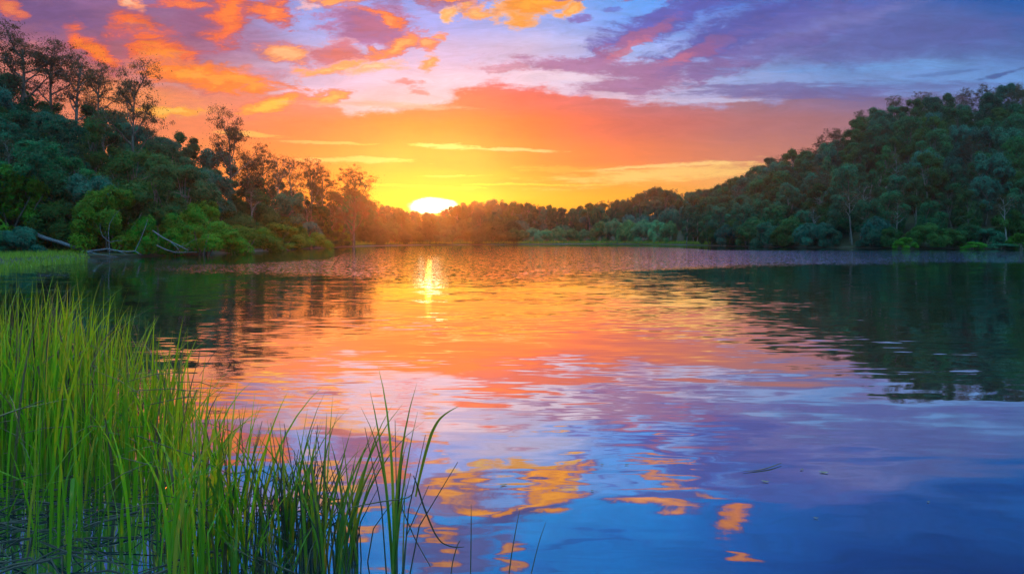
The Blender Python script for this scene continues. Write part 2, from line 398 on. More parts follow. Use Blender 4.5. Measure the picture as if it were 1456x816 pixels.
def plain(name, c1, c2, scale=6.0, rough=.8, spec=.3, stretch=(1, 1, 1), bump=0.0):
    m, B = mat(name)
    tc = B.n('ShaderNodeTexCoord')
    v = B.map(tc.outputs['Object'], scale=stretch)
    nz = B.noise(v, scale, 5, .65)
    c = B.mix(B.ss(nz, .35, .65), (*c1, 1), (*c2, 1))
    p = B.n('ShaderNodeBsdfPrincipled'); B.put(p.inputs['Base Color'], c)
    p.inputs['Roughness'].default_value = rough; p.inputs['Specular IOR Level'].default_value = spec
    if bump:
        bn = B.n('ShaderNodeBump'); bn.inputs['Strength'].default_value = bump; B.put(bn.inputs['Height'], nz)
        B.nt.links.new(bn.outputs[0], p.inputs['Normal'])
    o = B.n('ShaderNodeOutputMaterial'); B.nt.links.new(p.outputs[0], o.inputs[0])
    return m


M_FOREST = leaf_mat('forest leaves', (.003, .056, .040), (.015, .170, .070))
M_OLIVE = leaf_mat('olive leaves', (.009, .060, .024), (.034, .130, .030))
M_GUM = leaf_mat('gum leaves', (.030, .038, .024), (.060, .072, .036), trans=.4, warm=(.16, .09, .03))
M_BUSH = leaf_mat('bush leaves', (.013, .12, .012), (.064, .28, .017), trans=.3)
M_TEAL = leaf_mat('blue green leaves', (.006, .085, .070), (.026, .190, .125), trans=.3)
M_BARK = plain('grey bark', (.05, .05, .05), (.15, .15, .15), 3, .9, .2, (3, 3, .5))
M_PALE = plain('pale gum bark', (.10, .10, .11), (.24, .24, .26), 2, .85, .2, (3, 3, .4))
M_DEAD = plain('bleached dead wood', (.05, .06, .09), (.17, .20, .27), 5, .85, .2, (2, 2, 2))
M_SOIL = plain('forest floor', (.012, .016, .008), (.03, .038, .014), .25, .95, .1)

# ------------------------------------------------------------------ terrain
# columns of the photograph: shore distance, ridge distance, canopy height against the sky
SIL = np.array([  # px, shore Y, ridge Y, canopy row
    (-400, 50, 100, 20), (-100, 55, 100, 90), (0, 66, 100, 120), (100, 66, 102, 140), (200, 67, 106, 170), (270, 74, 112, 194), (340, 84, 122, 224),
    (400, 104, 140, 236), (450, 128, 160, 246), (490, 148, 180, 268), (525, 166, 235, 290), (560, 180, 290, 294), (590, 192, 320, 303), (612, 196, 330, 305),
    (640, 199, 335, 294), (680, 204, 340, 286), (760, 216, 350, 292), (810, 228, 350, 298), (840, 232, 350, 291), (880, 228, 345, 286), (935, 210, 335, 268),
    (980, 194, 320, 274), (1030, 166, 290, 268), (1070, 152, 262, 250), (1120, 143, 240, 222), (1160, 136, 228, 212), (1200, 131, 218, 186), (1250, 126, 208, 152),
    (1300, 122, 204, 142), (1350, 120, 202, 138), (1400, 119, 200, 130), (1456, 118, 200, 112), (1600, 112, 190, 70), (1900, 95, 170, 20)], float)


def sil(px):
    s = np.interp(px, SIL[:, 0], SIL[:, 1]); r = np.interp(px, SIL[:, 0], SIL[:, 2]); y = np.interp(px, SIL[:, 0], SIL[:, 3])
    return s, r, y


def crown_h(px):       # usual tree height on that ridge
    return np.interp(px, [0, 300, 500, 560, 620, 900, 1050, 1200, 1456], [9, 8, 8, 12, 13, 13, 9.5, 9.5, 10])


LAKE = np.array([(-14, 13), (-20, 20), (-27, 29), (-31, 40), (-38, 61), (-41, 63.5), (-36.5, 66), (-34, 82), (-37, 112), (-35, 160), (-26, 193), (-6, 206), (29, 233), (44, 214), (50, 194),
                 (53, 160), (60, 137), (72, 122), (88, 118), (125, 100), (150, 60), (150, 0), (90, -6), (30, -2), (4, 1.0), (0.4, 1.9), (-1.6, 2.2), (-3.6, 2.9), (-5.6, 4.2), (-8.8, 7)], float)


def lake_dist(x, y):
    """signed distance to the shoreline, positive on land"""
    p = np.stack([x, y], -1)
    d = np.full(x.shape, 1e9); inside = np.zeros(x.shape, bool)
    for a, b in zip(LAKE, np.roll(LAKE, -1, 0)):
        ab = b - a; ap = p - a
        t = np.clip((ap @ ab) / (ab @ ab), 0, 1)
        d = np.minimum(d, np.linalg.norm(ap - t[..., None] * ab, axis=-1))
        c = ((a[1] > y) != (b[1] > y))
        xi = a[0] + (y - a[1]) * (b[0] - a[0]) / (b[1] - a[1] + 1e-12)
        inside ^= c & (x < xi)
    return np.where(inside, -d, d)


def sstep(x, a, b):
    t = np.clip((x - a) / (b - a), 0, 1)
    return t * t * (3 - 2 * t)


def wob(x, y, s):
    return np.sin(x * s + 1.3 * np.sin(y * s * .7)) * np.cos(y * s * .9 + .8 * np.sin(x * s * .6))


def ground(x, y):
    x = np.asarray(x, float); y = np.asarray(y, float)
    d = lake_dist(x, y)
    yy = np.maximum(y, 12.0)
    px = np.clip(CX + F * x / yy, -400, 1900)
    s, r, row = sil(px)
    Hr = np.maximum(CAMH + (HY - row) / F * r - crown_h(px), 1.5)
    t = (y - s) / (r - s)
    h = Hr * np.where(t < 1, sstep(t, -.12, 1.12), 1.0) * (1 - .25 * sstep(t, 1.3, 3.5))
    side = 22 * sstep(d, 8, 110)                                # out of the frame to left, right and behind
    k = sstep(y, 25, 55)
    h = h * k + side * (1 - k) * sstep(np.abs(x), 20, 60)
    z = np.where(d > 0, np.minimum(.30 * sstep(d, 0, 1.2), .3) + h * sstep(d, 1.0, 22) + .25 * wob(x, y, .35) * sstep(d, 3, 10), -1.6 * sstep(-d, 0, 9) - .04 - .18 * sstep(-d, 0, 1.0))
    near = (np.abs(x) < 12) & (y < 14) & (d > 0)
    z = np.where(near, np.minimum(z, .03 + .10 * sstep(d, .2, 2.5) + .03 * wob(x, y, 5.0)), z)
    return z


def gz(x, y):
    return float(ground(np.array([x]), np.array([y]))[0])


def build_ground():
    n = 300
    t = np.linspace(-1, 1, n); g = 620 * np.sinh(5.6 * t) / math.sinh(5.6)
    X, Y = np.meshgrid(g, g); Z = ground(X, Y)
    v = np.stack([X, Y, Z], -1).reshape(-1, 3)
    i, j = np.meshgrid(np.arange(n - 1), np.arange(n - 1)); a = (j * n + i).ravel()
    mb = MB(); mb.add(v, np.stack([a, a + 1, a + n + 1, a + n], -1))
    m, B = mat('bank soil and forest floor')
    P = B.n('ShaderNodeNewGeometry').outputs['Position']
    nz = B.noise(P, .35, 5, .65); nf = B.noise(P, 9, 4, .6)
    c = B.mix(B.ss(nz, .4, .62), (.012, .016, .008, 1), (.03, .04, .014, 1))
    mud = B.mix(B.ss(nf, .4, .6), (.006, .007, .008, 1), (.022, .02, .016, 1))
    low = B.ss(B.sep(P)[2], .22, .10)
    p = B.n('ShaderNodeBsdfPrincipled'); B.put(p.inputs['Base Color'], B.mix(low, c, mud))
    B.put(p.inputs['Roughness'], B.m('SUBTRACT', .95, B.m('MULTIPLY', low, .6)))
    bn = B.n('ShaderNodeBump'); bn.inputs['Strength'].default_value = .5; bn.inputs['Distance'].default_value = .03; B.put(bn.inputs['Height'], nf)
    B.nt.links.new(bn.outputs[0], p.inputs['Normal'])
    o = B.n('ShaderNodeOutputMaterial'); B.nt.links.new(p.outputs[0], o.inputs[0])
    tag(obj('ground', mb.mesh('ground', m, True)), kind='structure')


build_ground()


# ------------------------------------------------------------------ lake water
def build_water():
    m, B = mat('lake water')
    P = B.n('ShaderNodeNewGeometry').outputs['Position']
    x, y, z = B.sep(P)
    half = (.5, .5, .5)
    wig = B.m('MULTIPLY', B.m('SUBTRACT', B.noise(B.map(P, scale=(.13, .05, 1)), 1, 4, .65), .5), 18.0)
    yw = B.m('ADD', y, wig)
    # wind-ruffled belt: across the far water, nearer the eye on the left
    u = B.m('DIVIDE', x, B.m('MAXIMUM', y, 3.0))
    fc = lambda st: B.m('MULTIPLY', B.n_sep(B.ramp(B.lin(u, -.6, .8), [((p + .6) / 1.4, (v / 200, v / 200, v / 200, 1)) for p, v in st])), 200.0)
    lo = fc([(-.6, 36), (-.42, 34), (-.22, 27), (0, 27), (.2, 36), (.3, 42), (.8, 48)])
    hi = fc([(-.6, 46), (-.40, 48), (-.27, 56), (-.21, 120), (-.1, 170), (.2, 150), (.3, 104), (.8, 95)])
    am = fc([(-.6, 80), (-.4, 90), (-.22, 60), (-.16, 30), (-.08, 28), (.0, 44), (.15, 54), (.28, 130), (.8, 170)])
    belt = B.m('MULTIPLY', B.ss(B.m('DIVIDE', B.m('SUBTRACT', yw, lo), lo), -.10, .16), B.ss(B.m('SUBTRACT', yw, hi), 3, -3))
    belt = B.m('MULTIPLY', belt, B.m('DIVIDE', am, 100.0))
    patch = B.ss(B.noise(B.map(P, scale=(.16, .5, 1)), 1, 2, .5), .38, .6)
    s1 = B.vm('SUBTRACT', B.noise(B.map(P, scale=(.8, 1.7, 1)), 1, 1.5, .45, 'Color'), half)       # long lazy undulation
    s2 = B.vm('SUBTRACT', B.noise(B.map(P, scale=(2.1, 9.5, 1), rot=(0, 0, rad(7))), 1, 1.0, .4, 'Color'), half)     # ripples
    s3 = B.vm('SUBTRACT', B.noise(B.map(P, scale=(5.0, 8.0, 1)), 1, 1.5, .5, 'Color'), half)      # wind chop
    a1 = B.lin(y, 3, 14, .115, .022)
    a2 = B.m('MULTIPLY', B.lin(y, 2.5, 12, .035, .16), B.m('ADD', B.m('MULTIPLY', patch, .8), .2))
    a3 = B.m('ADD', B.m('MULTIPLY', belt, .85), .006)
    s = B.vm('ADD', B.vm('ADD', B.vm('SCALE', s1, a1), B.vm('SCALE', s2, a2)), B.vm('SCALE', s3, a3))
    s = B.vm('MULTIPLY', s, (.55, 1, 0))
    nrm = B.vm('NORMALIZE', B.vm('ADD', s, (0, 0, 1)))
    gl = B.n('ShaderNodeBsdfGlossy'); gl.distribution = 'GGX'; gl.inputs['Roughness'].default_value = .02
    B.put(gl.inputs['Normal'], nrm)
    df = B.n('ShaderNodeBsdfDiffuse'); df.inputs['Color'].default_value = (.004, .022, .035, 1)
    lw = B.n('ShaderNodeLayerWeight'); lw.inputs['Blend'].default_value = .5
    f = B.lin(lw.outputs['Facing'], .25, .95, .40, .97)
    B.put(gl.inputs['Color'], B.mix(B.lin(lw.outputs['Facing'], .5, .85), (.62, .94, 1, 1), (.97, .97, .97, 1)))
    mx = B.n('ShaderNodeMixShader'); B.put(mx.inputs[0], f)
    B.nt.links.new(df.outputs[0], mx.inputs[1]); B.nt.links.new(gl.outputs[0], mx.inputs[2])
    o = B.n('ShaderNodeOutputMaterial'); B.nt.links.new(mx.outputs[0], o.inputs[0])
    mb = MB(); mb.add([(-200, -60, 0), (300, -60, 0), (300, 300, 0), (-200, 300, 0)], [(0, 1, 2, 3)])
    tag(obj('lake_water', mb.mesh('lake_water', m)), kind='structure')


build_water()


# ------------------------------------------------------------------ trees
def limb(p0, d0, L, rng, k=5, curve=.35, up=.25):
    pts = [np.array(p0, float)]; d = unit(np.array(d0, float))
    for _ in range(k):
        d = unit(d + rng.normal(size=3) * curve * .4 + np.array([0, 0, up * .3]))
        pts.append(pts[-1] + d * L / k)
    return np.array(pts)


def clump_leaves(mb, c, r, flat, n, rng, size, asp, droop=0.0):
    d = unit(rng.normal(size=(n, 3)))
    rr = r * rng.uniform(.15, 1, n) ** .6
    p = c + d * rr[:, None] * np.array([1, 1, flat])
    nm = unit(d + rng.normal(size=(n, 3)) * .7 + np.array([0, 0, .6]))
    mb.leaves(p, nm, size, size * asp, rng, droop)


def proto_gum(seed, mleaf, mbark, fork=.5, spread=1.0, nl=6, dens=110, H=10.0):
    rng = np.random.default_rng(seed)
    tr = MB(); cr = MB()
    tp = limb((0, 0, -.3), (rng.normal() * .08, rng.normal() * .08, 1), H * .86, rng, 8, .16, .6)
    tr.tube(tp, np.linspace(.17, .045, len(tp)), 7)
    tips = []
    for i in range(nl):
        f = fork + (.93 - fork) * (i + rng.uniform(0, .8)) / nl
        q = f * (len(tp) - 1); a = int(q); b0 = tp[a] + (tp[min(a + 1, len(tp) - 1)] - tp[a]) * (q - a)
        th = i * 2.4 + rng.uniform(-.5, .5)
        L = (1.0 - f * .65) * H * .42 * rng.uniform(.75, 1.2) * spread
        d = (math.cos(th) * spread, math.sin(th) * spread, rng.uniform(.55, 1.1))
        lp = limb(b0, d, L, rng, 5, .4, .35)
        tr.tube(lp, np.linspace(.075, .022, len(lp)), 5)
        for k in range(rng.integers(2, 5)):
            j = rng.integers(2, len(lp)); sp = limb(lp[j], unit(lp[-1] - lp[0]) + rng.normal(size=3) * .65, L * rng.uniform(.3, .55), rng, 3, .5, .3)
            tr.tube(sp, np.linspace(.028, .010, len(sp)), 4); tips.append(sp[-1])
        tips.append(lp[-1])
    tips.append(tp[-1])
    for t in tips:
        for _ in range(5):
            c = t + rng.normal(size=3) * np.array([.50, .50, .26]) * spread
            tr.tube(np.array([t - (0, 0, .25), (t + c) * .5 - (0, 0, .05), c]), [.014, .010, .005], 3)
            clump_leaves(cr, c, rng.uniform(.22, .52), .6, int(dens * rng.uniform(.12, .34)), rng, .15, .38, .8)
        N = int(dens * .25); p = t + rng.normal(size=(N, 3)) * np.array([.7, .7, .4])
        cr.leaves(p, unit(rng.normal(size=(N, 3))), .15, .055, rng, .8)
    return [('trunk', tr.mesh('gum_trunk', mbark, True)), ('crown', cr.mesh('gum_crown', mleaf))]


def proto_dense(seed, mleaf, mbark, H=10.0, R=3.3, base=.22, nlobe=17, leaf=.22, lim=True):
    rng = np.random.default_rng(seed)
    tr = MB(); cr = MB()
    tp = limb((0, 0, -.4), (rng.normal() * .1, rng.normal() * .1, 1), H * .8, rng, 7, .2, .5)
    tr.tube(tp, np.linspace(.19, .05, len(tp)), 6)
    cz = H * (base + 1) * .5; rz = H * (1 - base) * .5
    for i in range(nlobe):
        d = unit(rng.normal(size=3)); d[2] = d[2] * .9 + .12
        if i == 0: d = np.array([rng.normal() * .15, rng.normal() * .15, .95])
        r = rng.uniform(.65, 1.45) * R / 3.3
        c = np.array([0, 0, cz]) + d * np.array([R - r * .75, R - r * .75, rz - r * .75]) * rng.uniform(.75, 1.08)
        j = int(np.clip(rng.integers(2, 7), 0, len(tp) - 1))
        if lim and i % 2 == 0:
            lp = limb(tp[j], c - tp[j], np.linalg.norm(c - tp[j]) * 1.02, rng, 4, .25, .1)
            tr.tube(lp, np.linspace(.07, .02, len(lp)), 5)
        nc = 26
        cd_ = unit(rng.normal(size=(nc, 3)) + np.array([0, 0, .3]) + d * .4)
        per = rng.integers(14, 38, nc)
        cdir = np.repeat(cd_, per, 0); N = len(cdir)
        jr = np.repeat(rng.uniform(.72, 1.12, nc), per)
        dd = unit(cdir + rng.normal(size=(N, 3)) * .20)
        p = c + dd * (r * jr * rng.uniform(.86, 1.06, N))[:, None] * np.array([1, 1, .86])
        nm = unit(dd + np.array([0, 0, .5]) + rng.normal(size=(N, 3)) * .45)
        cr.leaves(p, nm, leaf, leaf * .55, rng, .4)
        N3 = 60                                      # stray sprays outside the lobe
        dd = unit(rng.normal(size=(N3, 3)) + np.array([0, 0, .3]))
        cr.leaves(c + dd * (r * rng.uniform(1.0, 1.35, N3))[:, None], unit(dd + rng.normal(size=(N3, 3)) * .6), leaf, leaf * .5, rng, .3)
        N2 = 110                                     # inner leaves close the crown
        p = c + unit(rng.normal(size=(N2, 3))) * (r * rng.uniform(.2, .8, N2))[:, None]
        cr.leaves(p, unit(rng.normal(size=(N2, 3))), leaf * 1.9, leaf * 1.2, rng)
    return [('trunk', tr.mesh('forest_trunk', mbark, True)), ('crown', cr.mesh('forest_crown', mleaf))]


def proto_bush(seed, mleaf, H=4.0, R=3.0, leaf=.17, nlobe=20):
    rng = np.random.default_rng(seed)
    tr = MB(); cr = MB()
    for k in range(5):
        th = k * 1.3 + rng.uniform(0, .6)
        lp = limb((math.cos(th) * .2, math.sin(th) * .2, -.2), (math.cos(th) * .6, math.sin(th) * .6, 1), H * .8, rng, 5, .4, .2)
        tr.tube(lp, np.linspace(.07, .02, len(lp)), 5)
    for i in range(nlobe):
        th = rng.uniform(0, 2 * math.pi); q = math.sqrt(rng.uniform(0, 1))
        r = rng.uniform(.55, 1.05)
        c = np.array([math.cos(th) * q * (R - r * .8), math.sin(th) * q * (R - r * .8), 0])
        top = H * math.sqrt(max(.12, 1 - (q * .92) ** 2)) - r * .8
        c[2] = top * (1 if i < nlobe * .65 else rng.uniform(.2, .75))
        nc = 30
        cd_ = unit(rng.normal(size=(nc, 3)) + np.array([c[0] * .25, c[1] * .25, .4]))
        per = rng.integers(16, 40, nc); cdir = np.repeat(cd_, per, 0); N = len(cdir)
        jr = np.repeat(rng.uniform(.78, 1.1, nc), per)
        dd = unit(cdir + rng.normal(size=(N, 3)) * .2)
        p = c + dd * (r * jr * rng.uniform(.86, 1.06, N))[:, None]
        p[:, 2] = np.maximum(p[:, 2], .02)
        nm = unit(dd + np.array([0, 0, .5]) + rng.normal(size=(N, 3)) * .4)
        cr.leaves(p, nm, leaf, leaf * .55, rng, .3)
        N2 = 90
        p = c + unit(rng.normal(size=(N2, 3))) * (r * rng.uniform(.2, .8, N2))[:, None]; p[:, 2] = np.maximum(p[:, 2], .02)
        cr.leaves(p, unit(rng.normal(size=(N2, 3))), leaf * 1.9, leaf * 1.2, rng)
    return [('stem', tr.mesh('bush_stem', M_BARK, True)), ('crown', cr.mesh('bush_crown', mleaf))]


GUM = [proto_gum(11, M_GUM, M_BARK, .48, 1.0, 8, 190), proto_gum(12, M_GUM, M_BARK, .42, 1.05, 9, 190), proto_gum(13, M_GUM, M_PALE, .55, .9, 6), proto_gum(14, M_GUM, M_PALE, .4, .8, 8, 130), proto_gum(15, M_GUM, M_BARK, .22, 1.0, 14, 200)]
FOR = [proto_dense(21, M_FOREST, M_BARK, base=.06, nlobe=20), proto_dense(22, M_FOREST, M_BARK, R=3.6, base=.12, nlobe=20), proto_dense(23, M_OLIVE, M_BARK, R=2.9, base=.05, nlobe=20), proto_dense(24, M_OLIVE, M_PALE, R=3.3, base=.16),
       proto_dense(25, M_TEAL, M_BARK, R=3.3, base=.06, nlobe=20), proto_dense(26, M_FOREST, M_PALE, R=2.5, base=.18)]
M_WILLOW = leaf_mat('willow leaves', (.02, .15, .075), (.07, .32, .14), trans=.3)
BUSH = [proto_bush(31, M_BUSH), proto_bush(32, M_BUSH, 3.4, 3.4), proto_bush(33, M_TEAL, 3.6, 2.6), proto_bush(34, M_OLIVE, 3.8, 2.8), proto_bush(35, M_WILLOW, 4.2, 2.6)]


def plant(name, proto, x, y, z, sc, rz, label, cat, group=None):
    o = empty(name, (x, y, z), rz, sc)
    tag(o, label, cat, group)
    for nm, me in proto:
        obj(nm, me, o)
    return o


def wx(px, Y):
    return (px - CX) / F * Y


def wz(py, Y):
    return CAMH - (py - HY) / F * Y


RNG = np.random.default_rng(5)


def scatter(px0, px1, t0, t1, spacing, tries, seed):
    rng = np.random.default_rng(seed); out = []
    for _ in range(tries):
        px = rng.uniform(px0, px1); t = rng.uniform(t0, t1)
        s, r, _row = sil(px); Y = s + 4 + t * (r - s - 2); x = wx(px, Y)
        if all((x - a) ** 2 + (Y - b) ** 2 > spacing ** 2 for a, b, *_ in out):
            out.append((x, Y, px, t))
    return out


def forest():
    rng = np.random.default_rng(77)
    # --- right slope
    for x, Y, px, t in scatter(985, 1600, 0, 1.0, 5.3, 8000, 1):
        if lake_dist(np.array([x]), np.array([Y]))[0] < 2: continue
        k = rng.choice([0, 0, 1, 1, 2, 3, 4, 5]); gum = (t > .84 and rng.random() < .8) or rng.random() < .07
        band = 'along the waterline of the right-hand shore' if t < .12 else 'on the lower right-hand slope' if t < .45 else 'high on the right-hand slope' if t < .85 else 'on the crest of the right-hand hill'
        s = rng.uniform(.85, 1.25)
        if t < .12: s *= .85
        if gum:
            plant('gum_tree', GUM[rng.integers(0, 4)], x, Y, gz(x, Y), (s * .95, s * .95, s * 1.1), rng.uniform(0, 6.28), 'open-crowned grey-green gum tree ' + band, 'tree', 'gum trees ' + band)
        else:
            col = {0: 'dark green', 1: 'dark green', 2: 'olive', 3: 'olive', 4: 'blue-green', 5: 'slim dark green'}[int(k)]
            plant('forest_tree', FOR[k], x, Y, gz(x, Y), (s * .92, s * .92, s * 1.03), rng.uniform(0, 6.28), f'{col} dense-crowned forest tree {band}', 'tree', f'{col} trees {band}')
    def under(px0, px1, t0, t1, sp, tries, seed, sc, kinds, label, group):
        for x, Y, px, t in scatter(px0, px1, t0, t1, sp, tries, seed):
            if lake_dist(np.array([x]), np.array([Y]))[0] < 2: continue
            s = min(sc * rng.uniform(.8, 1.25), max(.3, (wz(sil(px)[2] + 6, Y) - gz(x, Y)) / 5.2))
            plant('understory_bush', BUSH[rng.choice(kinds)], x, Y, gz(x, Y) - .2, (s, s, s * rng.uniform(.9, 1.3)), rng.uniform(0, 6.28), label, 'bush', group)
    under(985, 1600, 0, 1.0, 7.4, 4000, 41, 1.35, [2, 3, 3], 'undergrowth bush filling between the trees of the right-hand slope', 'undergrowth of the right-hand slope')
    under(-240, 520, 0, 1.0, 6.0, 4000, 42, 1.15, [0, 2, 3, 3], 'undergrowth bush filling between the trees of the left-hand bank', 'undergrowth of the left-hand bank')
    under(515, 730, .02, .9, 9.0, 2500, 43, 1.6, [3], 'shadowy undergrowth bush on the far shore below the ridge trees', 'undergrowth of the far shore')
    under(730, 1040, .3, 1.0, 11.0, 2500, 44, 1.9, [2, 3], 'hazy undergrowth bush below the ridge trees right of the sun', 'undergrowth of the far ridge')
    # --- far ridge under the sun
    far = scatter(515, 1040, .06, .8, 9.0, 4000, 2) + scatter(515, 1040, .82, 1.06, 5.6, 4000, 6)
    for x, Y, px, t in far:
        if lake_dist(np.array([x]), np.array([Y]))[0] < 6 or (px > 720 and t < .3): continue
        gum = t > .82 and rng.random() < .55
        z = gz(x, Y); row = sil(px)[2]
        s = rng.uniform(.95, 1.25)
        if t > .4: s = float(np.clip((wz(row + (rng.uniform(-5, 3) if gum else rng.uniform(-2, 6)), Y) - z) / (10.0 if gum else 9.6), .45, 1.7))
        elif (wz(row + 3, Y) - z) < 10 * s: s = max(.35, (wz(row + 3, Y) - z) / 10.5)
        w = s * rng.uniform(.62, .95)
        band = 'on the far ridge left of the sun' if px < 600 else 'on the far ridge right of the sun' if px < 800 else 'on the far ridge where it climbs to the right-hand hill'
        if gum:
            plant('gum_tree', GUM[[0, 1, 3, 4][rng.integers(0, 4)]], x, Y, z, (w, w, s), rng.uniform(0, 6.28), 'small hazy open-crowned gum ' + band, 'tree', 'hazy gum trees ' + band)
        else:
            plant('ridge_tree', FOR[rng.choice([0, 1, 2, 3])], x, Y, z, (w, w, s), rng.uniform(0, 6.28), 'hazy round-crowned tree ' + band, 'tree', 'hazy trees ' + band)
    # --- left slope
    for x, Y, px, t in scatter(-110, 520, .02, 1.0, 4.8, 5000, 3):
        if lake_dist(np.array([x]), np.array([Y]))[0] < 2.5: continue
        s = rng.uniform(.75, 1.1); k = rng.choice([0, 0, 1, 2, 3, 4, 5])
        gum = rng.random() < (.12 if px < 330 else .45)
        band = 'low on the left-hand bank' if t < .35 else 'half way up the left-hand bank' if t < .7 else 'on the skyline of the left-hand bank'
        if px > 330: band = 'in the receding part of the left-hand wood'
        if gum:
            plant('gum_tree', GUM[rng.integers(0, 4)], x, Y, gz(x, Y), (s, s, s * 1.1), rng.uniform(0, 6.28), 'slender gum tree with thin foliage ' + band, 'tree', 'gum trees ' + band)
        else:
            col = {0: 'dark green', 1: 'dark green', 2: 'olive', 3: 'olive', 4: 'blue-green', 5: 'slim dark green'}[int(k)]
            plant('forest_tree', FOR[k], x, Y, gz(x, Y), (s * 1.1, s * 1.1, s), rng.uniform(0, 6.28), f'{col} dense-crowned tree {band}', 'tree', f'{col} trees {band}')


forest()


def hero():
    def gum(px, Y, top, wpx, v, label, group=None, base=None, pr=None):
        x = wx(px, Y); z = gz(x, Y) if base is None else base
        h = (wz(top, Y) - z); sxy = wpx / F * Y / 2.7
        plant('gum_tree', (pr or GUM)[v], x, Y, z, (sxy, sxy, h / 10.1), px * .37, label, 'tree', group)
    gum(28, 97, 40, 62, 1, 'tall gum with flat layered crown, leftmost on the skyline')
    gum(72, 99, 52, 48, 0, 'tall dark gum leaning into its neighbour, second from left on the skyline')
    gum(104, 101, 62, 46, 3, 'tall dense gum sloping down right, third from left on the skyline')
    gum(140, 98, 84, 34, 0, 'shorter ragged gum just left of the tall bare-limbed one')
    gum(186, 88, 78, 40, 1, 'tall open gum with bare limbs and pale trunk standing clear of the skyline')
    gum(208, 100, 172, 26, 2, 'small thin gum at the foot of the tall bare-limbed gum')
    gum(330, 112, 150, 34, 1, 'lone slim gum with lacy crown against the orange sky')
    for i, (px, top) in enumerate([(352, 212), (378, 206), (398, 205), (418, 210), (440, 222), (462, 236)]):
        gum(px, 118 + i * 6, top, 24, i % 4, 'pale-trunked gum in the backlit row between the lone gum and the glowing tree', 'backlit row of gums on the left wood')
    gum(503, 142, 230, 32, 4, 'glowing orange gum at the end of the left wood, nearest the sun')
    # pale trunked gums on the right
    for px, Y, top in [(1212, 136, 262), (1222, 139, 250), (1378, 150, 235), (1432, 124, 268)]:
        gum(px, Y, top, 20, 2 + (px % 2), 'slender pale-trunked gum rising from the right-hand shore', 'pale-trunked gums on the right shore')
    # bushes at the left waterline: px, Y, top row, half width px
    def bush(px, Y, top, hw, v, label, group=None):
        x = wx(px, Y); z = gz(x, Y)
        z = max(z, .05); h = wz(top, Y) - z; s = hw * 1.25 / F * Y / 3.0
        plant('bush', BUSH[v], x, Y, z, (s, s, h / 4.0), px * .5, label, 'bush', group)
    bush(20, 70, 240, 52, 0, 'big round dark green bush at the left edge above the grass spit')
    bush(160, 70, 268, 50, 0, 'tall bright green bush with pale forked stems behind the fallen log')
    bush(212, 75, 262, 26, 0, 'narrow bright green bush just right of the forked-stem bush')
    bush(228, 71, 292, 34, 1, 'yellow-green spreading bush above the leaning dead branches')
    bush(290, 75, 306, 46, 1, 'low bright mounded bush overhanging the water right of the dead branches')
    bush(250, 76, 304, 34, 0, 'bright green bush between the yellow-green bush and the mounded one')
    bush(345, 88, 312, 40, 1, 'bright green mound right of the overhanging bush')
    bush(395, 104, 318, 34, 0, 'mid green bush at the bend of the left bank')
    bush(440, 124, 326, 26, 1, 'small green bush below the backlit gums')
    bush(478, 142, 328, 20, 3, 'small olive bush at the foot of the glowing gum')
    bush(30, 63, 318, 30, 2, 'pale blue-green shrub at the back of the grass spit', None)
    bush(-8, 62, 322, 26, 2, 'blue-green shrub at the frame edge behind the grass spit', None)
    bush(60, 71, 328, 22, 2, 'small blue-green shrub beside the grounded log', None)
    # right-hand shore bushes
    bush(1288, 119, 338, 14, 0, 'bright lime bush at the right-hand waterline')
    bush(1384, 117, 344, 16, 0, 'low lime bush near the right end of the far shore')
    bush(1450, 116, 332, 14, 0, 'lime bush at the right edge of the picture')
    bush(1425, 117, 345, 22, 2, 'low blue-green bush between the two lime bushes')
    for px, top, hw in [(1010, 322, 16), (1036, 316, 20), (1062, 320, 18), (1090, 312, 22), (1118, 318, 20), (1150, 314, 24), (1180, 322, 16), (1240, 318, 24), (1268, 322, 18), (1320, 316, 26), (1350, 324, 18), (1405, 322, 22)]:
        Y = sil(px)[0] + 2.5
        bush(px, Y, top, hw, [3, 2, 3][int(px) % 3], 'dark shrub hanging over the right-hand waterline', 'shrubs along the right waterline')
    # far shore copse and pale willows
    for px, top, hw in [(742, 328, 14), (758, 325, 14), (776, 327, 14), (794, 323, 13), (812, 326, 14), (830, 327, 12)]:
        Y = sil(px)[0] + 12
        bush(px, Y, top, hw, 4, 'small hazy grey-green tree in the low row on the far shore', 'low row of trees on the far shore')
    for px, top, hw in [(854, 316, 16), (874, 313, 17), (894, 314, 17), (914, 314, 17), (934, 315, 16), (952, 316, 14)]:
        Y = sil(px)[0] + 10
        bush(px, Y, top, hw, 4, 'pale green tree in the even clipped-looking row on the far shore', 'even row of pale green trees on the far shore')
    plant('forest_tree', FOR[5], wx(976, 196), 196, gz(wx(976, 196), 196), (.85, .85, .95), 1.0, 'dark upright tree at the right end of the even pale green row', 'tree')
    for px, hw, top in [(560, 22, 322), (585, 18, 326), (530, 20, 318), (612, 18, 328), (640, 20, 325), (668, 20, 324), (700, 20, 326), (722, 16, 328)]:
        Y = sil(px)[0] + 6
        bush(px, Y, top, hw, 3, 'dark bush on the far shore beneath the sun', 'dark bushes beneath the sun')


hero()


